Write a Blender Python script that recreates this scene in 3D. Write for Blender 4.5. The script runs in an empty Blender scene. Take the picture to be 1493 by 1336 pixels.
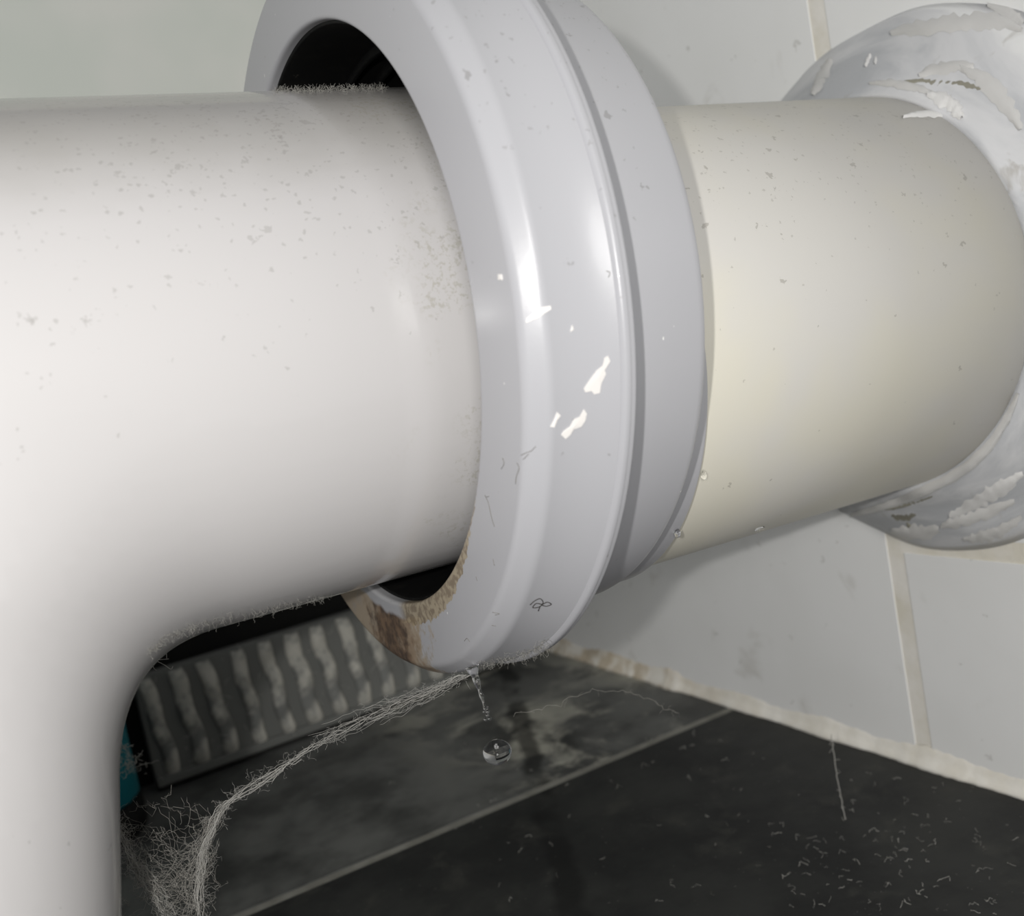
import bpy, bmesh, math, random
import numpy as np
from mathutils import Vector, Matrix
from mathutils.bvhtree import BVHTree

scn = bpy.context.scene
col = scn.collection
random.seed(7); rng = np.random.default_rng(7)

# ------------------------------------------------------------------ camera
# world: X = into the tiled wall on the right, Y = towards the rear wall, Z = up, metres, floor at z = 0
M = np.array([[0.846253, -0.20922, 0.489982], [-0.501008, 0.000345, 0.865443], [-0.181237, -0.977869, -0.104528]])
CAM = np.array([-0.0798, -0.2029, 0.1553])
FPX = 1440.0
cam_d = bpy.data.cameras.new('camera'); cam = bpy.data.objects.new('camera', cam_d); col.objects.link(cam)
rot = Matrix(((M[0][0], -M[0][1], -M[0][2]), (M[1][0], -M[1][1], -M[1][2]), (M[2][0], -M[2][1], -M[2][2])))
cam.matrix_world = Matrix.Translation(CAM.tolist()) @ rot.to_4x4()
cam_d.sensor_width = 36; cam_d.lens = FPX / 1493 * 36
cam_d.clip_start = 0.005; cam_d.clip_end = 20
cam_d.dof.use_dof = True; cam_d.dof.focus_distance = 0.20; cam_d.dof.aperture_fstop = 21
scn.camera = cam

# ------------------------------------------------------------------ light
scn.view_settings.view_transform = 'Standard'; scn.view_settings.look = 'None'
scn.view_settings.gamma = 1; scn.view_settings.use_curve_mapping = False
scn.view_settings.exposure = 0.0
w = bpy.data.worlds.new('room_light'); scn.world = w; w.use_nodes = True
w.node_tree.nodes['Background'].inputs[0].default_value = (0.93, 0.96, 1.0, 1)
w.node_tree.nodes['Background'].inputs[1].default_value = 0.22
fl = bpy.data.lights.new('phone_flash', 'POINT'); fl.energy = 1.35; fl.shadow_soft_size = 0.003; fl.color = (1.0, 0.985, 0.96)
flo = bpy.data.objects.new('phone_flash', fl); col.objects.link(flo)
flo.location = (CAM + M @ np.array([-0.031, -0.006, -0.035])).tolist()
rl = bpy.data.lights.new('fill_light', 'AREA'); rl.energy = 4.5; rl.shape = 'DISK'; rl.size = 0.35; rl.color = (1.0, 0.985, 0.965)  # unseen soft fill, added behind the camera to brighten the walls
rlo = bpy.data.objects.new('fill_light', rl); col.objects.link(rlo)
rlo.location = (CAM + M @ np.array([0.03, -0.10, -0.85])).tolist()
rlo.rotation_euler = (Vector((0.03, 0.02, 0.12)) - rlo.location).to_track_quat('-Z', 'Y').to_euler()

# ------------------------------------------------------------------ helpers
def tag(o, label=None, cat=None, group=None, kind=None):
    if label: o['label'] = label
    if cat: o['category'] = cat
    if group: o['group'] = group
    if kind: o['kind'] = kind
    return o
def empty(name, loc=(0, 0, 0), mat=None):
    o = bpy.data.objects.new(name, None); col.objects.link(o); o.empty_display_size = 0.01
    if mat is not None: o.matrix_world = mat
    else: o.location = loc
    return o
def mesh_obj(name, verts, faces, mat, parent=None, smooth=False):
    me = bpy.data.meshes.new(name)
    me.from_pydata([tuple(map(float, v)) for v in verts], [], faces)
    me.validate(); me.update()
    if smooth: me.polygons.foreach_set('use_smooth', [True] * len(me.polygons))
    if mat: me.materials.append(mat)
    o = bpy.data.objects.new(name, me); col.objects.link(o)
    if parent: o.parent = parent
    return o
def px_dir(x, y):
    v = M @ np.array([(x - 746.5) / FPX, (y - 668) / FPX, 1.0]); return v
def at(x, y, depth): return CAM + px_dir(x, y) * depth
def frame_x(d, loc):
    d = Vector(d).normalized(); z = (Vector((0, 0, 1)) - d * d.z).normalized(); y = z.cross(d)
    m = Matrix((d, y, z)).transposed().to_4x4(); m.translation = Vector(loc); return m
def lathe(name, prof, mat, parent=None, segs=256, smooth=True, closed=True, jitter=0, yz=(0, 0)):
    vs = []; n = len(prof); fs = []
    for k in range(segs):
        a = 2 * math.pi * k / segs
        for i, (t, r) in enumerate(prof):
            vs.append((t, r * math.cos(a) + yz[0], r * math.sin(a) + yz[1]))
    for k in range(segs):
        k2 = (k + 1) % segs
        for i in range(n if closed else n - 1):
            j = (i + 1) % n
            fs.append((k * n + i, k * n + j, k2 * n + j, k2 * n + i))
    o = mesh_obj(name, vs, fs, mat, parent, smooth)
    bm = bmesh.new(); bm.from_mesh(o.data); bmesh.ops.recalc_face_normals(bm, faces=bm.faces); bm.to_mesh(o.data); bm.free()
    return o
def round_prof(pts, seg=6):
    """pts: (t, r, fillet) polyline, closed; returns the profile with rounded corners"""
    out = []; n = len(pts)
    for i in range(n):
        p = np.array(pts[i][:2]); a = np.array(pts[i - 1][:2]); b = np.array(pts[(i + 1) % n][:2]); f = pts[i][2]
        if f <= 0: out.append(tuple(p)); continue
        da = (a - p); db = (b - p); la, lb = np.linalg.norm(da), np.linalg.norm(db); f = min(f, la * .49, lb * .49)
        A = p + da / la * f; B = p + db / lb * f
        for s in range(seg + 1):
            u = s / seg; out.append(tuple((1 - u) ** 2 * A + 2 * u * (1 - u) * p + u * u * B))
    return out
def tube_geo(pts, rad, sides=4):
    pts = [Vector(tuple(map(float, p))) for p in pts]; vs = []; fs = []
    n = len(pts)
    rads = rad if hasattr(rad, '__len__') else [rad] * n
    t0 = (pts[1] - pts[0]).normalized(); nrm = t0.orthogonal().normalized()
    for i, p in enumerate(pts):
        t = (pts[min(i + 1, n - 1)] - pts[max(i - 1, 0)])
        if t.length < 1e-12: t = t0.copy()
        t.normalize(); nrm = (nrm - t * nrm.dot(t))
        if nrm.length < 1e-6: nrm = t.orthogonal()
        nrm.normalize(); b = t.cross(nrm)
        for s in range(sides):
            a = 2 * math.pi * s / sides
            vs.append(p + (nrm * math.cos(a) + b * math.sin(a)) * rads[i])
    for i in range(n - 1):
        for s in range(sides):
            s2 = (s + 1) % sides
            fs.append((i * sides + s, i * sides + s2, (i + 1) * sides + s2, (i + 1) * sides + s))
    fs.append(tuple(range(sides))[::-1]); fs.append(tuple((n - 1) * sides + s for s in range(sides)))
    return vs, fs
class Geo:
    def __init__(s): s.v = []; s.f = []
    def add(s, vs, fs):
        o = len(s.v); s.v += [tuple(v) for v in vs]; s.f += [tuple(i + o for i in f) for f in fs]
    def tube(s, pts, rad, sides=4): s.add(*tube_geo(pts, rad, sides))
    def build(s, name, mat, parent=None, smooth=True): return mesh_obj(name, s.v, s.f, mat, parent, smooth)
def catmull(pts, n=8):
    P = [np.array(p, float) for p in pts]; P = [2 * P[0] - P[1]] + P + [2 * P[-1] - P[-2]]; out = []
    for i in range(1, len(P) - 2):
        for k in range(n):
            u = k / n
            out.append(.5 * ((2 * P[i]) + (P[i + 1] - P[i - 1]) * u + (2 * P[i - 1] - 5 * P[i] + 4 * P[i + 1] - P[i + 2]) * u * u + (3 * P[i] - P[i - 1] - 3 * P[i + 1] + P[i + 2]) * u ** 3))
    out.append(P[-2]); return out
def box(name, lo, hi, mat, parent=None, bevel=0.0, segs=2):
    bm = bmesh.new(); bmesh.ops.create_cube(bm, size=1)
    for v in bm.verts:
        v.co = Vector([(lo[i] + hi[i]) / 2 + v.co[i] * (hi[i] - lo[i]) for i in range(3)])
    if bevel: bmesh.ops.bevel(bm, geom=bm.edges[:], offset=bevel, segments=segs, affect='EDGES', profile=.6)
    me = bpy.data.meshes.new(name); bm.to_mesh(me); bm.free(); me.materials.append(mat)
    o = bpy.data.objects.new(name, me); col.objects.link(o)
    if parent: o.parent = parent
    return o

# ------------------------------------------------------------------ materials
class NT:
    def __init__(s, name):
        s.m = bpy.data.materials.new(name); s.m.use_nodes = True; s.t = s.m.node_tree; s.n = s.t.nodes
        s.b = s.n['Principled BSDF']
    def L(s, a, b): s.t.links.new(a, b)
    def node(s, typ, **kw):
        n = s.n.new(typ)
        for k, v in kw.items(): setattr(n, k, v)
        return n
    def coords(s, kind='Object'): return s.node('ShaderNodeTexCoord').outputs[kind]
    def sep(s, v): n = s.node('ShaderNodeSeparateXYZ'); s.L(v, n.inputs[0]); return n.outputs
    def comb(s, x, y, z):
        n = s.node('ShaderNodeCombineXYZ')
        for i, q in enumerate((x, y, z)): s.put(n.inputs[i], q)
        return n.outputs[0]
    def put(s, inp, q):
        if isinstance(q, (int, float)): inp.default_value = q
        elif isinstance(q, (tuple, list)): inp.default_value = (*q, 1) if len(q) == 3 and len(inp.default_value) == 4 else q
        else: s.L(q, inp)
    def math(s, op, a, b=None, c=None, clamp=False):
        n = s.node('ShaderNodeMath', operation=op, use_clamp=clamp); s.put(n.inputs[0], a)
        if b is not None: s.put(n.inputs[1], b)
        if c is not None: s.put(n.inputs[2], c)
        return n.outputs[0]
    def noise(s, v, scale, detail=3, rough=.55, dist=0):
        n = s.node('ShaderNodeTexNoise'); s.L(v, n.inputs['Vector']); n.inputs['Scale'].default_value = scale
        n.inputs['Detail'].default_value = detail; n.inputs['Roughness'].default_value = rough; n.inputs['Distortion'].default_value = dist
        return n.outputs['Fac']
    def voro(s, v, scale, feature='F1', out='Distance'):
        n = s.node('ShaderNodeTexVoronoi', feature=feature); s.L(v, n.inputs['Vector']); n.inputs['Scale'].default_value = scale
        return n.outputs[out]
    def ss(s, v, lo, hi, a=0.0, b=1.0):
        n = s.node('ShaderNodeMapRange', interpolation_type='SMOOTHSTEP'); s.put(n.inputs[0], v)
        s.put(n.inputs[1], lo); s.put(n.inputs[2], hi); n.inputs[3].default_value = a; n.inputs[4].default_value = b
        return n.outputs[0]
    def mix(s, f, a, b):
        n = s.node('ShaderNodeMix', data_type='RGBA'); s.put(n.inputs[0], f); s.put(n.inputs[6], a); s.put(n.inputs[7], b)
        return n.outputs[2]
    def warp(s, v, scale, amt):
        n = s.node('ShaderNodeTexNoise'); s.L(v, n.inputs['Vector']); n.inputs['Scale'].default_value = scale; n.inputs['Detail'].default_value = 2
        a = s.node('ShaderNodeVectorMath', operation='MULTIPLY_ADD'); s.L(n.outputs['Color'], a.inputs[0]); a.inputs[1].default_value = (amt,) * 3; s.L(v, a.inputs[2])
        return a.outputs[0]
    def bump(s, h, strength=.3, dist=.0005):
        n = s.node('ShaderNodeBump'); s.L(h, n.inputs['Height']); n.inputs['Strength'].default_value = strength; n.inputs['Distance'].default_value = dist
        s.L(n.outputs[0], s.b.inputs['Normal'])
    def fin(s, color=None, rough=.4, spec=.5, coat=0, metal=0, trans=0):
        if color is not None: s.put(s.b.inputs['Base Color'], color)
        s.put(s.b.inputs['Roughness'], rough); s.b.inputs['Specular IOR Level'].default_value = spec
        s.b.inputs['Coat Weight'].default_value = coat; s.b.inputs['Coat Roughness'].default_value = .04
        s.b.inputs['Metallic'].default_value = metal; s.b.inputs['Transmission Weight'].default_value = trans
        return s.m
    def specks(s, v, scale, size=.16, density=.55, wscale=300, wamt=.004, dmap=None):
        """sparse ragged specks of dirt, 0..1"""
        wv = s.warp(v, wscale, wamt); d = s.voro(wv, scale)
        c = s.voro(wv, scale, out='Color'); cs = s.node('ShaderNodeSeparateColor'); s.L(c, cs.inputs[0])
        pick = s.math('GREATER_THAN', cs.outputs[0], 1 - density) if dmap is None else s.math('LESS_THAN', cs.outputs[0], dmap)
        sz = s.math('MULTIPLY', cs.outputs[1], size)
        spot = s.ss(s.math('SUBTRACT', sz, d), 0, .06)
        return s.math('MULTIPLY', spot, pick)

def simple(name, color, rough=.5, spec=.5, coat=0, trans=0):
    return NT(name).fin(color, rough, spec, coat, 0, trans)

def mat_ceramic():
    s = NT('white_glazed_ceramic'); v = s.coords()
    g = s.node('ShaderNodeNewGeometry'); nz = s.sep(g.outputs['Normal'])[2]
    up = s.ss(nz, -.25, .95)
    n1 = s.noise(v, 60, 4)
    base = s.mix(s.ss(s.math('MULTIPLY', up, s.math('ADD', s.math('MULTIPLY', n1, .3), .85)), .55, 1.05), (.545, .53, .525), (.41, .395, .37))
    clump = s.ss(s.noise(v, 45, 3), .42, .62)
    d1 = s.specks(v, 400, .42, wscale=900, wamt=.005, dmap=s.math('MULTIPLY', s.math('ADD', s.math('MULTIPLY', up, .8), .02), clump))
    d2 = s.specks(v, 1000, .45, wscale=1800, wamt=.0012, dmap=s.math('MULTIPLY', up, .5))
    c = s.mix(s.math('MULTIPLY', d1, .30), base, (.25, .24, .22))
    c = s.mix(s.math('MULTIPLY', d2, .32), c, (.25, .24, .22))
    # greenish grime where the spigot runs into the connector
    x, y, z = s.sep(v)
    band = s.math('MULTIPLY', s.ss(s.math('ADD', x, s.math('MULTIPLY', s.noise(v, 70, 3), .02)), -.006, .012), s.math('MULTIPLY', s.ss(s.noise(v, 900, 4, .7), .50, .62), s.ss(s.noise(v, 70, 2), .45, .62)))
    c = s.mix(s.math('MULTIPLY', band, .42), c, (.33, .31, .235))
    return s.fin(c, .17, .5, .35)
def mat_connector():
    s = NT('blue_grey_plastic'); v = s.coords(); g = s.node('ShaderNodeNewGeometry'); nz = s.sep(g.outputs['Normal'])[2]
    x, y, z = s.sep(v)
    r = s.math('SQRT', s.math('ADD', s.math('POWER', y, 2), s.math('POWER', z, 2)))
    ang = s.math('MULTIPLY', s.math('ARCTAN2', z, y), 180 / math.pi)         # degrees; straight down is -90, +y is the far side
    up = s.ss(nz, -.1, .9)
    base = s.mix(s.math('MULTIPLY', up, .6), (.435, .435, .455), (.43, .43, .435))
    d1 = s.specks(v, 400, .36, wscale=900, wamt=.003, dmap=s.math('ADD', s.math('MULTIPLY', up, .35), .02))
    d2 = s.specks(v, 1000, .4, wscale=1800, wamt=.0012, dmap=s.math('ADD', s.math('MULTIPLY', up, .3), .01))
    c = s.mix(s.math('MULTIPLY', d1, .42), base, (.17, .16, .15)); c = s.mix(s.math('MULTIPLY', d2, .35), c, (.2, .19, .18))
    wdot = s.specks(v, 420, .17, density=.07, wscale=900, wamt=.0008); c = s.mix(s.math('MULTIPLY', wdot, .8), c, (.85, .84, .82))
    # brown mineral stain running down the lowest part of the front face
    nA = s.math('MULTIPLY', s.math('SUBTRACT', s.noise(v, 190, 5, .65), .5), 26.0)
    aw = s.math('ADD', ang, nA)
    front = s.ss(x, .0105, .006)
    radial = s.ss(s.math('ADD', r, s.math('MULTIPLY', s.noise(v, 150, 3), .003)), .0648, .0662)
    m = s.math('MULTIPLY', s.math('MULTIPLY', s.ss(aw, -104, -100), s.ss(aw, -46, -52)), s.math('MULTIPLY', front, radial))
    pol = s.comb(s.math('MULTIPLY', ang, .012), s.math('MULTIPLY', r, 9), x)
    streak = s.noise(pol, 22, 5, .6)
    tan = s.mix(s.ss(s.noise(v, 260, 4), .35, .7), (.29, .215, .145), (.20, .135, .082))
    dark = s.mix(s.ss(streak, .4, .62), (.055, .031, .016), (.17, .105, .058))
    dk = s.math('MULTIPLY', s.ss(aw, -100, -96), s.ss(aw, -74, -82))
    st = s.mix(dk, s.mix(s.ss(s.noise(v, 120, 3), .5, .7), (.345, .28, .205), (.30, .27, .235)), s.mix(s.ss(aw, -96, -90), tan, dark))
    c = s.mix(s.math('MULTIPLY', m, .95), c, st)
    # crust along the lower edge of the mouth
    rc = s.math('ADD', r, s.math('MULTIPLY', s.math('SUBTRACT', s.noise(v, 420, 4, .7), .5), .0034))
    crustw = s.ss(ang, -150, -108, .0614, .0655)
    cm = s.math('MULTIPLY', s.math('MULTIPLY', s.math('LESS_THAN', rc, crustw), s.ss(ang, -160, -132)), s.math('MULTIPLY', s.ss(ang, -92, -97), s.math('LESS_THAN', x, .004)))
    cc = s.mix(s.ss(s.noise(v, 700, 3), .42, .6), (.40, .33, .22), (.22, .165, .10))
    c = s.mix(s.math('MULTIPLY', cm, .85), c, cc)
    # thin scratches on the front face
    sc = s.specks(s.comb(s.math('MULTIPLY', ang, .004), s.math('MULTIPLY', r, .6), s.math('MULTIPLY', x, .3)), 90, .12, density=.05, wscale=100, wamt=.002)
    c = s.mix(s.math('MULTIPLY', sc, .4), c, (.14, .13, .12))
    s.bump(s.noise(v, 900, 3), .05, .0002)
    return s.fin(c, s.mix(m, (.30,) * 3, (.75,) * 3), .42, .05)
def mat_pipe():
    s = NT('cream_plastic_pipe'); v = s.coords(); g = s.node('ShaderNodeNewGeometry'); nz = s.sep(g.outputs['Normal'])[2]; up = s.ss(nz, -.1, .9)
    b = s.mix(s.ss(s.noise(v, 16, 3), .4, .62), (.73, .70, .60), (.70, .68, .64))
    d1 = s.specks(v, 400, .36, wscale=900, wamt=.003, dmap=s.math('ADD', s.math('MULTIPLY', up, .3), .02))
    d2 = s.specks(v, 1000, .4, wscale=1800, wamt=.0012, dmap=s.math('ADD', s.math('MULTIPLY', up, .3), .01))
    c = s.mix(s.math('MULTIPLY', d1, .4), b, (.19, .17, .13)); c = s.mix(s.math('MULTIPLY', d2, .3), c, (.22, .2, .16))
    c = s.mix(s.math('MULTIPLY', up, .2), c, (.45, .43, .38))
    return s.fin(c, .42, .4)
def mat_tile():
    s = NT('white_glazed_wall_tile'); v = s.coords()
    b = s.mix(s.ss(s.noise(v, 14, 3), .35, .65), (.84, .84, .825), (.88, .88, .87))
    sm = s.ss(s.noise(s.warp(v, 30, .03), 38, 4, .6), .60, .74)
    c = s.mix(s.math('MULTIPLY', sm, .30), b, (.42, .39, .33))
    d = s.specks(v, 190, .26, density=.12, wscale=350, wamt=.008); c = s.mix(s.math('MULTIPLY', d, .3), c, (.3, .28, .24))
    return s.fin(c, .28, .5)
def mat_tile_back():
    s = NT('pale_green_grey_wall_tile'); v = s.coords()
    b = s.mix(s.ss(s.noise(v, 12, 3), .35, .65), (.66, .69, .63), (.74, .74, .69))
    return s.fin(b, .3, .5)
def mat_grout():
    s = NT('stained_cream_grout'); v = s.coords()
    c = s.mix(s.ss(s.noise(v, 60, 4), .35, .65), (.86, .83, .77), (.76, .72, .62)); s.bump(s.noise(v, 500, 3), .4, .0004)
    return s.fin(c, .8, .3)
def mat_bead():
    s = NT('cream_sealant'); v = s.coords(); x, y, z = s.sep(v)
    old = s.ss(s.math('ADD', y, s.math('MULTIPLY', s.noise(v, 60, 3), .05)), .11, .19)
    c = s.mix(s.ss(s.noise(v, 90, 4), .35, .65), (.90, .87, .80), (.82, .78, .69))
    c = s.mix(s.math('MULTIPLY', old, s.ss(s.noise(v, 110, 3), .35, .6)), c, (.60, .52, .40))
    s.bump(s.noise(v, 300, 3), .4, .0005)
    return s.fin(c, .6, .35)
def mat_floor():
    s = NT('dark_slate_floor_tile'); v = s.coords('Object'); x, y, z = s.sep(v)
    b = s.mix(s.ss(s.noise(v, 22, 5, .6), .36, .66), (.016, .0165, .0165), (.032, .033, .031))
    b = s.mix(s.ss(s.noise(s.warp(v, 25, .02), 60, 4, .6), .52, .75), b, (.045, .045, .040))
    back = s.ss(s.math('ADD', y, s.math('MULTIPLY', x, .044)), .1, .108)
    haze = s.ss(s.noise(s.warp(v, 30, .03), 30, 5, .62), .45, .60)
    right = s.ss(x, .045, .095)
    b = s.mix(s.math('MULTIPLY', s.math('MULTIPLY', back, haze), s.math('MULTIPLY', right, .9)), b, (.56, .545, .46))
    b = s.mix(s.math('MULTIPLY', back, s.ss(s.noise(v, 24, 4, .6), .35, .62, .25, .8)), b, (.165, .168, .158))
    # shadow of the falling water, painted into the tile colour as a dark band
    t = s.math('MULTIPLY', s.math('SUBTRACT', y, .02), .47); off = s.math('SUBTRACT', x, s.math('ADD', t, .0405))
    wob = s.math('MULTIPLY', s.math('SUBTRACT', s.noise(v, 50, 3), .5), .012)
    stream_shadow = s.ss(s.math('ABSOLUTE', s.math('ADD', off, wob)), .0065, .0025)
    stream_shadow = s.math('MULTIPLY', stream_shadow, s.math('MULTIPLY', s.ss(s.noise(v, 35, 2), .3, .5), .75))
    c = s.mix(stream_shadow, b, (.006, .006, .006))
    fl = s.specks(v, 330, .20, density=.16, wscale=500, wamt=.008); c = s.mix(s.math('MULTIPLY', fl, .4), c, (.26, .25, .22))
    fl2 = s.specks(v, 900, .2, density=.14, wscale=1200, wamt=.002); c = s.mix(s.math('MULTIPLY', fl2, .5), c, (.38, .37, .34))
    s.bump(s.noise(v, 120, 4), .25, .0008)
    return s.fin(c, .55, .25)
def mat_fgrout():
    s = NT('grey_floor_grout'); v = s.coords(); c = s.mix(s.ss(s.noise(v, 90, 3), .35, .65), (.27, .265, .235), (.20, .195, .17)); return s.fin(c, .9, .2)
def mat_rib():
    s = NT('dusty_ribbed_grey'); v = s.coords('Object')
    b = s.mix(s.ss(s.noise(s.warp(v, 60, .006), 75, 3, .5), .40, .58), (.19, .193, .182), (.52, .505, .45))
    d = s.specks(v, 400, .2, density=.12, wscale=600, wamt=.006); c = s.mix(s.math('MULTIPLY', d, .5), b, (.34, .33, .3))
    return s.fin(c, .75, .25)
def mat_sealcollar():
    s = NT('smeared_grey_sealant'); v = s.coords(); x, y, z = s.sep(v)
    ang = s.math('ARCTAN2', z, y); r = s.math('SQRT', s.math('ADD', s.math('POWER', y, 2), s.math('POWER', z, 2)))
    p = s.comb(s.math('MULTIPLY', ang, .035), s.math('MULTIPLY', r, 1.6), x)
    n = s.noise(s.warp(p, 30, .02), 32, 5, .6, .5)
    c = s.mix(s.ss(n, .40, .60), (.52, .53, .545), (.70, .70, .705)); c = s.mix(s.ss(n, .60, .68), c, (.80, .80, .79))
    g = s.ss(s.noise(s.warp(v, 50, .03), 70, 4, .6), .62, .75); c = s.mix(s.math('MULTIPLY', g, .5), c, (.34, .31, .26))
    s.bump(n, .5, .0015); return s.fin(c, .38, .4)
def mat_black():
    s = NT('black_rubber'); v = s.coords(); d = s.specks(v, 420, .22, density=.13, wscale=700, wamt=.004)
    d2 = s.ss(s.noise(v, 240, 4), .5, .8)
    c = s.mix(s.math('MULTIPLY', d2, .4), (.004, .004, .004), (.016, .015, .012)); c = s.mix(s.math('MULTIPLY', d, .5), c, (.12, .11, .09)); return s.fin(c, .6, .2)

CER, CON, PIPE, TILE, TILEB = mat_ceramic(), mat_connector(), mat_pipe(), mat_tile(), mat_tile_back()
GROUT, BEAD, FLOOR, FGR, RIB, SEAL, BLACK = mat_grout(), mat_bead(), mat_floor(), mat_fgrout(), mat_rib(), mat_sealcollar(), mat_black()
FLECK = simple('white_paint', (.84, .81, .78), .6); WEB = simple('dusty_web', (.42, .41, .38), .9, .1)
WEBD = simple('grey_lint', (.36, .345, .31), .9, .1); HAIR = simple('dark_hair', (.03, .025, .02), .6)
SCR2 = simple('olive_grey_grime', (.30, .285, .23), .8); SCR = simple('grey_brown_dirt', (.16, .15, .13), .8); LINT = simple('pale_lint', (.50, .49, .45), .9, .1)
TEAL = simple('teal_plastic', (.006, .20, .25), .4); RIBD = simple('dark_grey_panel_back', (.16, .163, .152), .85, .2); DARK = simple('dark_mortar_and_gap_shade', (.018, .018, .017), .9, .1)
DUST = simple('dust_fuzz_grey', (.34, .33, .30), .95, .05); SOFTW = simple('pale_grey_sealant', (.64, .63, .61), .4); PAINT = simple('glossy_white_paint', (.80, .79, .77), .3)
WATER = NT('water'); WATER.b.inputs['IOR'].default_value = 1.33; WATER = WATER.fin((1, 1, 1), .0, .5, 0, 0, 1)

# ------------------------------------------------------------------ setting
XW, YB = 0.1702, 0.2355
fl_o = tag(mesh_obj('floor', [(-.32, -.34, -.0004), (XW + .03, -.34, -.0004), (XW + .03, YB + .03, -.0004), (-.32, YB + .03, -.0004),
     (-.32, -.34, -.02), (XW + .03, -.34, -.02), (XW + .03, YB + .03, -.02), (-.32, YB + .03, -.02)],
    [(0, 1, 2, 3), (7, 6, 5, 4), (0, 4, 5, 1), (1, 5, 6, 2), (2, 6, 7, 3), (3, 7, 4, 0)], FGR), kind='structure')
def prism(name, poly, z0, z1, mat, parent, bev=.0006):
    bm = bmesh.new(); vs = [bm.verts.new((x, y, z0)) for x, y in poly]; f = bm.faces.new(vs)
    r = bmesh.ops.extrude_face_region(bm, geom=[f]); 
    for v in [g for g in r['geom'] if isinstance(g, bmesh.types.BMVert)]: v.co.z = z1
    bmesh.ops.recalc_face_normals(bm, faces=bm.faces)
    te = [e for e in bm.edges if all(abs(v.co.z - z1) < 1e-9 for v in e.verts)]
    bmesh.ops.bevel(bm, geom=te, offset=bev, segments=2, affect='EDGES')
    me = bpy.data.meshes.new(name); bm.to_mesh(me); bm.free(); me.materials.append(mat)
    o = bpy.data.objects.new(name, me); col.objects.link(o); o.parent = parent; return o
J = lambda x: .1028 - .0437 * x          # the long joint, a touch out of square with the wall
g = .0017
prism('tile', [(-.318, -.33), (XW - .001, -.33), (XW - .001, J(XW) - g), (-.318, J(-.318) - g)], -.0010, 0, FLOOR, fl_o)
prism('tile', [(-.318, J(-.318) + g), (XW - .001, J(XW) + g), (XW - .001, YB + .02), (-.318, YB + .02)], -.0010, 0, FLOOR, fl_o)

TT = .0007
wr = tag(box('wall_right', (XW + TT - .0004, -.34, -.002), (XW + .03, YB + .02, .50), GROUT), kind='structure')
YJ, JW, ZJ = .0072, .0031, .0745
def wtile(y0, y1, z0, z1):
    return box('tile', (XW, y0, z0), (XW + TT, y1, z1), TILE, wr, .0002)
wtile(YJ + JW, .2355, .0022, .147 - JW)
wtile(YJ + JW, .2355, .147 + JW, .35)
wtile(-.190, YJ - JW, .0022, ZJ - JW); wtile(-.190, YJ - JW, ZJ + JW, .375)
wtile(-.34, -.194, .0022, ZJ - JW); wtile(-.34, -.194, ZJ + JW, .225)
wtile(-.34, -.194, .229, .375)
wtile(YJ + JW, .2355, .354, .49); wtile(-.34, YJ - JW, .379, .49)

wb = tag(box('wall_back', (-.32, YB + .0012, .083), (XW + TT, YB + .03, .50), GROUT), kind='structure')
for x0, x1 in ((-.318, -.085), (-.081, XW)):
    for z0, z1 in ((.083, .226), (.230, .375), (.379, .49)):
        box('tile', (x0, YB, z0), (x1, YB + .0012, z1), TILEB, wb, .0005)
tag(box('trim_2', (-.32, YB + .012, -.002), (XW + .003, YB + .03, .083), DARK), kind='structure')

# cream sealant bead along the foot of the right-hand wall
def bead():
    n = 260; vs = []; fs = []; m = 9
    for i in range(n):
        y = YB - .0 - i * (YB + .33) / (n - 1); r = .0056 + .0007 * math.sin(i * .31) + random.uniform(-.0003, .0003) + (.0016 if y > .13 else 0) * random.uniform(.4, 1)
        for k in range(m):
            a = math.pi / 2 * k / (m - 1)
            # slightly hollow fillet between floor (z=0) and wall (x=XW)
            q = 1 - .35 * math.sin(2 * a)
            vs.append((XW + .0004 - r * .62 * math.cos(a) * q, y, r * 1.12 * math.sin(a) * q))
        vs.append((XW + .0008, y, -.0005))
    M_ = m + 1
    for i in range(n - 1):
        for k in range(M_):
            k2 = (k + 1) % M_; fs.append((i * M_ + k, i * M_ + k2, (i + 1) * M_ + k2, (i + 1) * M_ + k))
    return mesh_obj('trim_1', vs, fs, BEAD, None, True)
tag(bead(), kind='structure')

# ------------------------------------------------------------------ ribbed grey panel standing against the rear wall
rp = empty('ribbed_panel', (-.031, YB - .001, 0)); tag(rp, 'low grey ribbed panel, dusty and blotchy, standing on the floor against the rear wall', 'panel')
PX1 = XW - .006 + .031
box('shadow_gap', (.0006, .002, .0), (PX1 - .001, .0055, .0024), DARK, rp)  # dark strip standing in for the shade in the gap under the panel
box('backing', (0, .0, .0022), (PX1, .006, .0505), RIBD, rp, .001)
box('bottom_edge', (0, -.0022, .0022), (PX1, .0005, .0062), RIBD, rp, .001)
def rib_mesh():
    vs = []; fs = []; nz, na = 14, 9; q1, q2, q3 = random.uniform(0, 6), random.uniform(1.0, 2.1), random.uniform(0, 6)
    for i in range(nz):
        z = .005 + i * (.0445) / (nz - 1); sh = .0006 * math.sin(i * .9 + q1); e = 1 if 0 < i < nz - 1 else .4
        for k in range(na):
            a = math.pi * k / (na - 1)
            vs.append((-.0036 * math.cos(a) * (.8 + .2 * e) + sh, .0004 - .0034 * math.sin(a) ** .7 * e * (1 + .25 * math.sin(i * q2 + q3)), z))
    for i in range(nz - 1):
        for k in range(na - 1): fs.append((i * na + k, (i + 1) * na + k, (i + 1) * na + k + 1, i * na + k + 1))
    me = bpy.data.meshes.new('rib'); me.from_pydata(vs, [], fs); me.materials.append(RIB); me.polygons.foreach_set('use_smooth', [True] * len(me.polygons)); return me
rms = [rib_mesh() for _ in range(6)]; nr = 15
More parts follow.
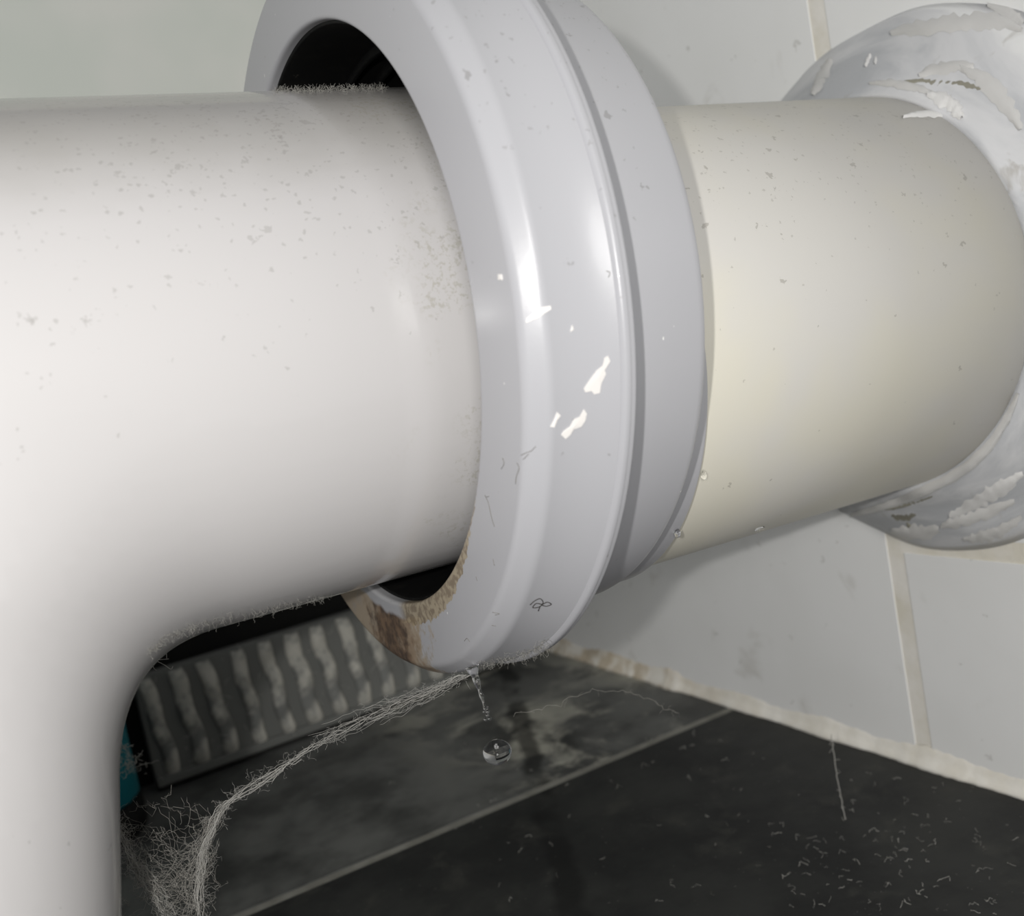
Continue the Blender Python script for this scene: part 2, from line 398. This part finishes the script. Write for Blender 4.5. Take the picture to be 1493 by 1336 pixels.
for i in range(nr):
    o = bpy.data.objects.new('rib', rms[(i * 5 + i // 6) % 6]); col.objects.link(o); o.parent = rp
    o.location = (.0085 + i * .01275, 0, 0); o.rotation_euler = (0, math.radians(-5 + random.uniform(-1.5, 1.5)), 0); o.scale = (random.uniform(.9, 1.1), random.uniform(.8, 1.1), 1)

# teal container behind the pan
tb = empty('plastic_bottle', (-.0615, .212, 0)); tag(tb, 'teal plastic container mostly hidden behind the white pan, beside the ribbed panel', 'container')
def zl(name, prof, mat, parent):   # lathe about z: (r, z)
    vs = []; fs = []; n = 40; m = len(prof)
    for k in range(n):
        a = 2 * math.pi * k / n
        for r, z in prof: vs.append((r * math.cos(a), r * math.sin(a), z))
    for k in range(n):
        for i in range(m - 1): fs.append((k * m + i, ((k + 1) % n) * m + i, ((k + 1) % n) * m + i + 1, k * m + i + 1))
    return mesh_obj(name, vs, fs, mat, parent, True)
zl('body', [(0, .012), (.0195, .012), (.0215, .014), (.0215, .052), (.020, .058), (.012, .066), (.0085, .069), (.0085, .075)], TEAL, tb)
zl('base', [(0, .0), (.0215, .0), (.022, .002), (.022, .0125), (.0, .0125)], BLACK, tb)
zl('cap', [(.0, .088), (.009, .088), (.0105, .086), (.0105, .073), (.0, .073)], simple('white_cap', (.7, .7, .7), .4), tb)

# ------------------------------------------------------------------ white ceramic pan outlet (smooth union of spigot and bend)
SC = np.array([.0001, .0031, .1637]); SD = np.array([.99851829, -.05299818, -.01234603]); SR = .05245
def sdf(P):
    q = P - SC; t = q @ SD; rad = np.linalg.norm(q - t[..., None] * SD, axis=-1)
    fl_r = SR + .0004 * np.clip(-t / .1, 0, 2)
    tend = .031
    dx = rad - fl_r; dt = t - tend
    rr = .006
    a = np.maximum(dx + rr, 0); b = np.maximum(dt + rr, 0)
    d1 = np.sqrt(a * a + b * b) - rr + np.minimum(np.maximum(dx + rr, dt + rr), 0)
    # leg: rounded box in plan, leaning slightly, running down out of the photograph
    zc = P[..., 2]; cx = -.1314 - .20 * (.093 - np.minimum(zc, .15)); cy = .012
    X_ = P[..., 0] - cx; Y_ = P[..., 1] - cy
    hx, hy, cr = .0665, .058, .032
    ax = np.maximum(np.abs(X_) - (hx - cr), 0); ay = np.maximum(np.abs(Y_) - (hy - cr), 0)
    d2 = np.sqrt(ax * ax + ay * ay) - cr + np.minimum(np.maximum(np.abs(X_) - (hx - cr), np.abs(Y_) - (hy - cr)), 0)
    top = zc - .160
    a = np.maximum(d2 + .03, 0); b = np.maximum(top + .03, 0)
    d2 = np.sqrt(a * a + b * b) - .03 + np.minimum(np.maximum(d2 + .03, top + .03), 0)
    k = .021; h = np.clip(.5 + .5 * (d2 - d1) / k, 0, 1)
    d = d2 * (1 - h) + d1 * h - k * h * (1 - h)
    return np.maximum(d, .0008 - zc)
def surface_nets(lo, hi, h):
    ax = [np.arange(lo[i], hi[i] + h, h) for i in range(3)]
    G = np.stack(np.meshgrid(*ax, indexing='ij'), -1); V = sdf(G); nx, ny, nz = V.shape
    S = V < 0
    cell = np.zeros((nx - 1, ny - 1, nz - 1), int)
    for i in (0, 1):
        for j in (0, 1):
            for k in (0, 1): cell += S[i:nx - 1 + i, j:ny - 1 + j, k:nz - 1 + k]
    act = (cell > 0) & (cell < 8); idx = -np.ones(act.shape, int); idx[act] = np.arange(act.sum())
    cc = np.argwhere(act); P = np.array(lo) + (cc + .5) * h
    for _ in range(6):                                   # pull the vertices on to the true surface
        e = 1e-4; d = sdf(P); gr = np.stack([(sdf(P + np.eye(3)[i] * e) - sdf(P - np.eye(3)[i] * e)) / (2 * e) for i in range(3)], -1)
        P = P - gr * (d / np.maximum((gr ** 2).sum(-1), .2))[:, None]
    F = []
    for a in range(3):
        b, c = (a + 1) % 3, (a + 2) % 3
        s0 = [slice(None)] * 3; s1 = [slice(None)] * 3; s0[a] = slice(0, -1); s1[a] = slice(1, None)
        ch = S[tuple(s0)] != S[tuple(s1)]; E = np.argwhere(ch)
        E = E[(E[:, b] > 0) & (E[:, c] > 0) & (E[:, b] < V.shape[b] - 1) & (E[:, c] < V.shape[c] - 1)]
        sgn = S[tuple(E.T)]; q = []
        for db, dc in ((-1, -1), (0, -1), (0, 0), (-1, 0)):
            e = E.copy(); e[:, b] += db; e[:, c] += dc; q.append(idx[tuple(e.T)])
        q = np.stack(q, 1); q[~sgn] = q[~sgn][:, ::-1]; F.append(q)
    F = np.concatenate(F); F = F[(F >= 0).all(1)]
    return P, F
P_, F_ = surface_nets((-.235, -.075, -.004), (.040, .090, .232), .0024)
pan = mesh_obj('toilet_pan_outlet', P_, F_.tolist(), CER, None, True)
tag(pan, 'glossy white ceramic toilet outlet bend with dusty top, entering the grey connector', 'toilet')

# ------------------------------------------------------------------ pan connector
CM = frame_x((.99961247, -.01986078, -.01950512), (0, 0, .1671))
pc = empty('pan_connector', mat=CM); tag(pc, 'blue-grey plastic connector collar with white paint flecks and brown stain, on the white spigot', 'pipe fitting')
front = lathe('front_collar', round_prof([(-.0004, .0609, .0011), (-.0001, .0747, .0011), (.0032, .0773, .0009), (.0166, .0781, 0), (.0170, .0790, .0004), (.0186, .0789, .0005), (.0188, .0700, 0), (.0150, .0610, 0)], 8), CON, pc, 320)
# raised moulding line at the lip
lathe('lip_bead', round_prof([(.0158, .0779, .0004), (.0164, .0790, .0005), (.0176, .0791, .0005), (.0179, .0779, .0004)], 4), CON, pc, 320)
rear = lathe('rear_collar', round_prof([(.0188, .0600, 0), (.0188, .0712, .0004), (.0395, .0704, .0008), (.0408, .0698, .0008), (.0408, .0585, .0004)], 5), CON, pc, 320)
seal = lathe('rubber_seal', round_prof([(.0018, .0612, .0002), (.0018, .0603, .0004), (.0062, .0598, 0), (.0120, .0592, 0), (.019, .0580, .001), (.036, .0570, 0), (.0385, .0570, 0), (.0385, .0605, 0)], 3), BLACK, pc, 128)
for t, r in ((.0175, .0572), (.0235, .0562), (.030, .0552)):
    lathe('seal_fin', [(t, r + .004), (t - .0016, r - .0006), (t - .0008, r - .0012), (t + .0012, r + .003)], BLACK, pc, 128)
lathe('back_plate', [(.0385, .0), (.0385, .0606), (.040, .0606), (.040, .0)], BLACK, pc, 96, closed=False)

# ------------------------------------------------------------------ soil pipe
PM = frame_x((.99883484, -.04669181, -.01219975), (.0006, 0, .1538))
sp = empty('soil_pipe', mat=PM); tag(sp, 'cream plastic soil pipe running from the grey connector into the tiled wall', 'pipe')
lathe('pipe', round_prof([(.0425, .0518, 0), (.0425, .055, .0006), (.172, .055, 0), (.172, .0518, 0)], 3), PIPE, sp, 256)
slv = lathe('sleeve', round_prof([(.0412, .0550, 0), (.0412, .0566, .0004), (.0500, .0565, .0006), (.0508, .0552, .0003)], 4), CON, sp, 256)

# sealant collar where the pipe meets the wall
def seal_collar():
    n, prof = 220, [(.150, .0548), (.1512, .0562), (.1540, .0585), (.1572, .063), (.1605, .066), (.1640, .071), (.1675, .0755), (.1712, .0780), (.1712, .055)]
    vs = []; fs = []; m = len(prof)
    for k in range(n):
        a = 2 * math.pi * k / n; wv = 1 + .018 * math.sin(3 * a + 1) + .012 * math.sin(7 * a) + .006 * math.sin(17 * a + 2)
        for i, (t, r) in enumerate(prof):
            rr = r if i in (0, m - 1) else .055 + (r - .055) * wv
            j = 0 if i in (0, 7, m - 1) else .0007 * math.sin(5 * a + i * 1.3) + .0005 * math.sin(13 * a + i * 2.1)
            vs.append((t + j, rr * math.cos(a), rr * math.sin(a)))
    for k in range(n):
        for i in range(m):
            k2 = (k + 1) % n; j = (i + 1) % m; fs.append((k * m + i, k * m + j, k2 * m + j, k2 * m + i))
    o = mesh_obj('sealant_collar', vs, fs, SEAL, None, True); bm = bmesh.new(); bm.from_mesh(o.data); bmesh.ops.recalc_face_normals(bm, faces=bm.faces); bm.to_mesh(o.data); bm.free()
    o.matrix_world = PM; return o
sk = seal_collar(); tag(sk, 'lumpy grey-white sealant collar around the cream pipe at the wall', 'sealant')

bpy.context.view_layer.update()
# ------------------------------------------------------------------ things glued on to surfaces
def bvh_of(o):
    mw = o.matrix_world; me = o.data
    return BVHTree.FromPolygons([mw @ v.co for v in me.vertices], [tuple(p.vertices) for p in me.polygons])
BV = {k: bvh_of(o) for k, o in dict(front=front, rear=rear, pan=pan, seal=sk, pipe=[c for c in sp.children if c.name.startswith('pipe')][0], sleeve=slv).items()}
def on(which, x, y):
    d = Vector(px_dir(x, y).tolist()).normalized()
    loc, nrm, i, dist = BV[which].ray_cast(Vector(CAM.tolist()), d)
    if loc is None: return None, None
    if nrm.dot(d) > 0: nrm = -nrm
    return loc, nrm
def flake(name, which, pts, mat, parent, th=.00022, sub=2):
    """thin raised chip with an outline, wrapped on to the surface it sticks to"""
    P = [on(which, *p) for p in pts]; P = [p for p in P if p[0] is not None]
    if len(P) < 3: return None
    inv = parent.matrix_world.inverted(); n = len(P); c = sum((p[0] for p in P), Vector()) / n; cn = sum((p[1] for p in P), Vector()).normalized()
    loc, nn, _, _ = BV[which].find_nearest(c); 
    vs = [inv @ (p + q * th * .7) for p, q in P] + [inv @ (p - q * .0001) for p, q in P] + [inv @ (loc + cn * th)]
    fs = [(i, (i + 1) % n, 2 * n) for i in range(n)] + [(i + n, (i + 1) % n + n, (i + 1) % n, i) for i in range(n)]
    return mesh_obj(name, vs, fs, mat, parent)
F1 = [(886, 519), (889, 527), (881, 540), (883, 545), (876, 560), (874, 573), (866, 575), (862, 570), (853, 572), (851, 567), (861, 552), (870, 540), (880, 532), (881, 522)]
F2 = [(851, 597), (855, 603), (853, 613), (847, 622), (836, 626), (831, 634), (824, 640), (818, 634), (822, 628), (831, 622), (837, 611), (845, 608)]
F3 = [(812, 601), (817, 606), (812, 613), (808, 623), (802, 622), (807, 613)]
F4 = [(802, 446), (803, 451), (795, 456), (786, 463), (776, 467), (767, 471), (768, 464), (779, 456), (790, 448)]
F5 = [(773, 387), (781, 390), (776, 393), (771, 402), (769, 396)]
F6 = [(834, 474), (836, 481), (831, 484)]; F7 = [(727, 400), (732, 400), (733, 408), (727, 408)]
for f in (F1, F2, F3, F4, F5, F6, F7): flake('paint_fleck', 'front', f, FLECK, pc)
def squiggle(name, which, pts, r, mat, parent, lift=.0002, sm=True):
    P = []
    for q in (catmull([(*p, 0) for p in pts], 5) if sm else [(*p, 0) for p in pts]):
        l, n = on(which, q[0], q[1])
        if l is not None: P.append(l + n * lift)
    if len(P) < 2: return None
    inv = parent.matrix_world.inverted() if parent else Matrix(); G = Geo(); G.tube([inv @ p for p in P], r, 5); return G.build(name, mat, parent)
# curly dark hair on the collar and scraps of lint
h = squiggle('hair', 'front', [(772, 881), (779, 875), (787, 872), (791, 878), (785, 884), (776, 885), (781, 879), (790, 880), (797, 877), (803, 880), (796, 883), (788, 882), (784, 890)], .00007, HAIR, None)
tag(h, 'small curly dark hair stuck low on the blue-grey collar', 'hair')
for pts in ([(760, 664), (768, 660), (774, 658), (781, 651)], [(763, 670), (771, 662)], [(733, 668), (735, 676), (731, 684)], [(754, 675), (757, 683), (753, 695), (752, 706)], [(707, 722), (712, 733), (717, 755), (721, 768)], [(709, 725), (713, 724)],
            [(719, 815), (721, 825)], [(694, 841), (696, 847)], [(718, 893), (728, 895), (722, 897)], [(717, 912), (723, 913)], [(677, 935), (681, 931), (685, 936)], [(884, 395), (889, 398), (887, 405)]):
    squiggle('dirt_scratch', 'front', pts, .00006, SCR, pc, .00001)
# white paint smears on the sealant collar and round the pipe
def smear(name, which, pts, r, mat, parent):
    P = []; C = catmull([(*p, 0) for p in pts], 6); n = len(C)
    for q in C:
        l, nn = on(which, q[0], q[1])
        if l is not None: P.append(l + nn * r * .2)
    if len(P) < 3: return
    inv = parent.matrix_world.inverted(); n = len(P)
    rr = [r * (.35 + .65 * math.sin(math.pi * (i + .5) / n) ** .6) * random.uniform(.85, 1.15) for i in range(n)]
    G = Geo(); G.tube([inv @ p for p in P], rr, 7); return G.build(name, mat, parent)
def ribbon(name, which, pts, wpx, mat, parent, th=.0005, rag=.35):
    """a flat ragged smear: three points across at every step, all lying on the surface"""
    C = catmull([(*p, 0) for p in pts], 7); vs = []; n = 0; inv = parent.matrix_world.inverted(); m = len(C)
    for i, q in enumerate(C):
        a = C[min(i + 1, m - 1)] - C[max(i - 1, 0)]; a = a / (np.linalg.norm(a) + 1e-9); pr = np.array([-a[1], a[0], 0])
        ww = wpx * (.12 + .88 * math.sin(math.pi * (i + .5) / m) ** .6)
        row = []
        for k, f in enumerate((-1, -.5, 0, .5, 1)):
            p = q + pr * f * ww * (random.uniform(1 - rag, 1 + rag) if k in (0, 4) else 1); l, nn = on(which, p[0], p[1])
            if l is None: row = None; break
            row.append(inv @ (l + nn * th * (.1, .9, 1, .8, .1)[k] * random.uniform(.7, 1.1)))
        if row: vs += row; n += 1
    if n < 3: return
    fs = [(i * 5 + k, i * 5 + k + 1, i * 5 + k + 6, i * 5 + k + 5) for i in range(n - 1) for k in range(4)]
    return mesh_obj(name, vs, fs, mat, parent, True)
ribbon('paint_smear', 'pipe', [(1316, 171), (1345, 166), (1375, 168), (1398, 173)], 5, PAINT, sk, .0006)
ribbon('paint_smear', 'seal', [(1352, 139), (1375, 146), (1392, 158), (1402, 174)], 11, PAINT, sk, .0012)
ribbon('paint_smear', 'seal', [(1268, 122), (1300, 122), (1335, 128), (1360, 138)], 6, SOFTW, sk, .0008)
ribbon('paint_smear', 'seal', [(1487, 395), (1483, 425), (1485, 450), (1492, 470)], 3, PAINT, sk, .0006)
ribbon('paint_smear', 'seal', [(1235, 752), (1290, 738), (1345, 717), (1400, 688), (1440, 653), (1466, 613), (1484, 572)], 8, SOFTW, sk, .0014, .12)
for pts, q in (([(1385, 752), (1415, 738), (1440, 722), (1465, 708), (1492, 690)], 11), ([(1372, 768), (1400, 760), (1440, 748), (1480, 730)], 9), ([(1405, 786), (1435, 782), (1462, 772), (1490, 752)], 9),
               ([(1300, 775), (1335, 778), (1370, 772)], 12), ([(1440, 8), (1462, 14), (1480, 24), (1492, 36)], 9), ([(1300, 48), (1345, 40), (1400, 34), (1450, 30), (1490, 44)], 13),
               ([(1262, 98), (1266, 88), (1270, 80)], 2.5), ([(1276, 94), (1278, 84)], 2), ([(1185, 138), (1198, 112), (1212, 86)], 8), ([(1400, 98), (1435, 118), (1465, 150), (1488, 190)], 12), ([(1235, 768), (1262, 778), (1300, 782)], 7),
               ([(1340, 110), (1380, 98), (1420, 96)], 9)):
    ribbon('paint_smear', 'seal', pts, q, SOFTW if q > 6 and q != 11 else PAINT, sk, .0007)
for pts, q in (([(1200, 752), (1225, 760), (1250, 752)], 3), ([(1210, 768), (1222, 775), (1240, 790)], 4), ([(1290, 744), (1320, 738), (1360, 724)], 2.5), ([(1300, 752), (1318, 756), (1335, 750)], 4), ([(1310, 122), (1345, 118), (1400, 122), (1430, 130)], 4), ([(1322, 762), (1330, 772), (1326, 780)], 5)):
    ribbon('grime_mark', 'seal', pts, q, SCR2, sk, .00012, .8)
# ------------------------------------------------------------------ dust fuzz, cobwebs, lint
def fuzz_on(name, which, path, n, length, mat, parent, r=.00005, spread=6, upd=(0, 0, 1), kind='stuff'):
    G = Geo(); C = catmull([(*p, 0) for p in path], 10); inv = parent.matrix_world.inverted() if parent else Matrix()
    for _ in range(n):
        q = C[random.randrange(len(C))]; l, nn = on(which, q[0] + random.gauss(0, spread), q[1] + random.gauss(0, spread))
        if l is None: continue
        p = l.copy(); d = (nn * .6 + Vector(upd) * .6 + Vector([random.gauss(0, .8) for _ in range(3)])).normalized(); P = [inv @ p]
        for k in range(5):
            p = p + d * length * random.uniform(.1, .3); d = (d + Vector([random.gauss(0, .55) for _ in range(3)])).normalized(); P.append(inv @ p)
        G.tube(P, r, 3)
    if not G.v: return
    o = G.build(name, mat, parent)
    if kind: o['kind'] = kind
    return o
fuzz_on('dust_fuzz', 'pan', [(400, 133), (450, 131), (500, 129), (560, 129)], 700, .0013, DUST, pan, .000022, 2.5)
fuzz_on('dust_fuzz', 'pan', [(215, 950), (250, 927), (300, 908), (400, 886), (480, 868)], 300, .0014, DUST, pan, .00002, 3, (0, 0, -.6))
fuzz_on('dust_fuzz', 'front', [(700, 971), (740, 960), (780, 948), (797, 938)], 300, .0017, DUST, pc, .000025, 4, (0, 0, -.8))

def wig(a, b, n, amp, sag=0):
    a = np.array(a); b = np.array(b); out = []; ofs = np.zeros(3)
    for i in range(n + 1):
        u = i / n; ofs = ofs * .75 + rng.normal(0, amp, 3); out.append(a + (b - a) * u + ofs * math.sin(math.pi * u) ** .5 * (1 if 0 < i < n else 0) - np.array([0, 0, sag * 4 * u * (1 - u)]))
    return out
def along(ctrl, u):
    C = ctrl; f = u * (len(C) - 1); i = min(int(f), len(C) - 2); return C[i] + (C[i + 1] - C[i]) * (f - i)
# the long rope of dusty web from the collar down to the left
R1 = [at(*p) for p in [(688, 982, .196), (640, 1000, .197), (590, 1024, .198), (540, 1044, .199), (490, 1070, .2), (450, 1096, .2), (410, 1122, .2), (370, 1146, .2), (335, 1168, .2), (318, 1186, .2), (305, 1215, .2), (296, 1240, .199), (294, 1270, .197), (290, 1300, .196), (292, 1345, .195)]]
G = Geo()
for s in range(36):
    u0 = .8 * random.random() ** .6; u1 = min(1, u0 + random.uniform(.12, .5)); off = rng.normal(0, .00026, 3); n = 26
    P = []; o_ = np.zeros(3)
    for i in range(n + 1):
        o_ = o_ * .8 + rng.normal(0, .00022, 3); P.append(along(R1, u0 + (u1 - u0) * i / n) + off + o_)
    G.tube(P, random.choice([.00003, .00004, .00006]), 3)
for s in range(420):
    u = random.random(); a = along(R1, u) + rng.normal(0, .0007, 3); L = random.uniform(.001, .004) * (.6 + u)
    d = rng.normal(0, 1, 3); d /= np.linalg.norm(d); G.tube(wig(a, a + d * L * .7, 6, .0003), .00002, 3)
o = G.build('cobweb_rope', WEB); tag(o, 'long dusty cobweb rope sagging from under the grey collar to lower left', 'cobweb')
# upper thin strands, parallel from the collar
G = Geo()
for s in range(20):
    a = at(680 + random.uniform(-14, 10), 984, .197); b = at(random.uniform(420, 600), 0, .2); xx = random.uniform(430, 610)
    b = at(xx, 1000 + (640 - xx) * .36 + random.uniform(-10, 26), .2); G.tube(wig(a, b, 22, .0003, .0006), .000025, 3)
o = G.build('cobweb_strands', WEB); tag(o, 'fine fan of cobweb strands just under the stained foot of the collar', 'cobweb')
# web at the lower left, beside the pan
G = Geo(); R2 = [at(*p) for p in [(172, 1195, .196), (182, 1225, .197), (192, 1250, .198), (205, 1272, .199), (222, 1300, .199), (240, 1325, .199), (258, 1345, .199)]]
for s in range(26):
    u0 = random.random() * .5; u1 = min(1, u0 + random.uniform(.3, .6)); off = rng.normal(0, .0006, 3); P = []; o_ = np.zeros(3)
    for i in range(20): o_ = o_ * .8 + rng.normal(0, .0003, 3); P.append(along(R2, u0 + (u1 - u0) * i / 19) + off + o_)
    G.tube(P, random.choice([.00004, .00007]), 3)
for s in range(260):
    u = random.random(); a = along(R2, u) + rng.normal(0, .0006, 3); d = rng.normal(0, 1, 3); d /= np.linalg.norm(d); G.tube(wig(a, a + d * random.uniform(.001, .0035), 6, .0004), .00003, 3)
o = G.build('cobweb_clump', WEB); tag(o, 'clumped grey cobweb against the lower right edge of the white pan', 'cobweb')
G = Geo()
for s in range(95):
    a = along(R1, random.uniform(.62, 1)) + rng.normal(0, .0008, 3); b = at(random.uniform(180, 330), random.uniform(1170, 1330), .2) + rng.normal(0, .001, 3)
    if s < 30: b = along(R2, random.random())
    G.tube(wig(a, b, 18, .00045, random.uniform(0, .003)), .000024, 3)
for s in range(60):
    a = at(random.uniform(185, 320), random.uniform(1160, 1336), .2) + rng.normal(0, .002, 3); d = rng.normal(0, 1, 3); d /= np.linalg.norm(d)
    G.tube(wig(a, a + d * random.uniform(.002, .005), 8, .0007), .00003, 3)
for s in range(7):      # long taut threads hanging down from the bend in the rope
    a = along(R1, random.uniform(.72, .82)); G.tube(wig(a, at(random.uniform(235, 285), 1345, .2), 14, .0002), .00004, 3)
o = G.build('cobweb_sheet', WEBD); tag(o, 'thin tangled web stretched between the white pan and the cobweb rope', 'cobweb')
# thin single strands
def strand(pts, r, label, amp=.0002, mat=WEB, k=8):
    P = catmull([at(*p) for p in pts], k); P = [p + rng.normal(0, amp, 3) for p in P]; G = Geo(); G.tube(P, r, 4)
    for s in range(len(P)):
        if random.random() < .5:
            d = rng.normal(0, 1, 3); d /= np.linalg.norm(d); G.tube(wig(P[s], P[s] + d * random.uniform(.0006, .002), 4, .0002), r * .6, 3)
    o = G.build('cobweb_strand', mat); tag(o, label, 'cobweb'); return o
strand([(1212, 1072, .31), (1218, 1115, .305), (1226, 1165, .3), (1234, 1210, .295), (1240, 1290, .29)], .00012, 'single vertical dusty web strand hanging at the foot of the tiled wall', .00012)
strand([(748, 1042, .235), (790, 1034, .24), (830, 1018, .245), (870, 1008, .25), (920, 1010, .255), (970, 1032, .26), (990, 1042, .265)], .00004, 'faint arched web strand right of the falling water, above the floor', .0003, WEBD)
strand([(443, 40, .262), (445, 80, .262), (447, 130, .260)], .00007, 'fine upright web thread in the dark opening above the spigot', .00005)
# lint tufts
def tuft(c, n, L, label, mat=LINT, r=.00007):
    G = Geo(); c = np.array(c)
    for s in range(n):
        d = rng.normal(0, 1, 3); d /= np.linalg.norm(d); a = c + rng.normal(0, L * .12, 3); G.tube(wig(a, a + d * L * random.uniform(.4, 1), 7, L * .05), r, 3)
    for s in range(n * 3):
        a = c + rng.normal(0, L * .25, 3); G.tube(wig(a, a + rng.normal(0, L * .12, 3), 4, L * .06), r * .7, 3)
    o = G.build('lint_tuft', mat); tag(o, label, 'lint'); return o
tuft(at(188, 1112, .27), 13, .0075, 'spiky pale lint tuft beside the teal container')
tuft(at(176, 1090, .262), 10, .0035, 'small rounded lint tuft where teal container meets the pan')
G = Geo()
for pts in ([(208, 974), (217, 966), (226, 963), (246, 961)], [(226, 963), (240, 970), (249, 976), (252, 972)], [(222, 966), (224, 974), (228, 978)], [(215, 958), (226, 956), (231, 952)], [(242, 945), (243, 960)], [(208, 972), (204, 976)]):
    G.tube(catmull([at(*p, .21) for p in pts], 4), .00009, 4)
o = G.build('lint_tuft', LINT); tag(o, 'pale straw-like lint caught under the bend of the white spigot', 'lint')

def px_floor(x, y):
    d = px_dir(x, y); s = -CAM[2] / d[2]; return CAM + d * s
G = Geo()
for s in range(170):
    if s < 80: x, y = random.gauss(1290, 90), random.gauss(1265, 55)
    else: x, y = random.uniform(560, 1493), random.uniform(1060, 1336)
    if y > 1336 or x > 1493: continue
    p = px_floor(x, y)
    if p[0] > XW - .004: continue
    a = random.uniform(0, 6.28); L = random.uniform(.0006, .003); d = np.array([math.cos(a) * L, math.sin(a) * L, 0]); P = wig(p, p + d, 6, L * .16)
    G.tube([(q[0], q[1], max(.0002, abs(q[2]) + .0002)) for q in P], random.choice([.00003, .00004, .00006]), 3)
o = G.build('floor_lint', LINT); tag(o, 'scattered short fibres of lint lying on the dark floor tiles', 'lint', kind='stuff')
# fibres clinging to the ribbed panel
G = Geo()
for s in range(70):
    x = random.uniform(-.03, .11); z = random.uniform(.004, .05); p = np.array([x, YB - .0055, z]); d = rng.normal(0, .0022, 3); d[1] *= .2; G.tube(wig(p, p + d, 6, .0003), .00008, 3)
o = G.build('panel_lint', LINT, None); o.parent = rp; o.matrix_parent_inverse = rp.matrix_world.inverted(); o['kind'] = 'stuff'

# ------------------------------------------------------------------ water
def blob(name, c, rx, ry, rz, mat=WATER, seg=32, rot=0, tear=0):
    bm = bmesh.new(); bmesh.ops.create_uvsphere(bm, u_segments=seg, v_segments=seg // 2, radius=1)
    for v in bm.verts:
        k = 1 - tear * max(0, v.co.z) ** 2; v.co = Vector((v.co.x * rx * k, v.co.y * ry * k, v.co.z * rz))
    me = bpy.data.meshes.new(name); bm.to_mesh(me); bm.free(); me.materials.append(mat); me.polygons.foreach_set('use_smooth', [True] * len(me.polygons))
    o = bpy.data.objects.new(name, me); col.objects.link(o); o.location = c; o.rotation_euler = (0, rot, 0); return o
DW = .190
o = blob('water_drop', at(725, 1097, DW).tolist(), .0028, .0028, .00235); tag(o, 'large clear flattened water drop falling under the collar', 'water drop')
P = catmull([at(688, 972, DW), at(692, 985, DW), at(698, 1003, DW), (at(703, 1018, DW)), at(708, 1036, DW)], 5); n = len(P)
G = Geo(); G.tube(P, [.0011 * (1 - i / n) ** 3 + .00030 + .0001 * math.sin(i) for i in range(n)], 10); o = G.build('water_thread', WATER)
tag(o, 'thin thread of water leaving the lowest point of the collar', 'water')
# wider translucent root of the dribble
for i, (x, y, r) in enumerate([(709, 1032, .0004), (711, 1038, .00034), (706, 1038, .0003), (711, 1043, .00034), (714, 1048, .00036), (708, 1049, .00036), (697, 990, .0003)]):
    o = blob('water_droplet', at(x, y, DW - .0005).tolist(), r, r, r, WATER, 14)
    if i < 6: tag(o, 'tiny water droplet, ' + ('topmost and largest', 'second from top, right side', 'second from top, left side', 'in the middle, right side', 'lowest on the right', 'lowest on the left')[i] + ', at the water thread tip', 'water drop', 'tiny droplets at the tip of the water thread')
    else: tag(o, 'tiny bright droplet beside the root of the water thread', 'water drop')
for (x, y), lab in (((1024, 691), 'small clear bead of water on the rear rim of the connector, upper of two'), ((989, 777), 'small clear bead of water on the rear rim of the connector, lower of two')):
    l, nn = on('sleeve', x - 3, y - 2)
    if l is None: l, nn = on('pipe', x, y)
    o = blob('water_bead', l + nn * .0004, .0007, .0007, .0011, WATER, 16, 0, .3); tag(o, lab, 'water drop')
l, nn = on('pipe', 1107, 770)
if l: tag(blob('water_bead', l + nn * .0003, .0016, .0007, .0006, WATER, 16), 'small drip clinging under the cream pipe', 'water drop')
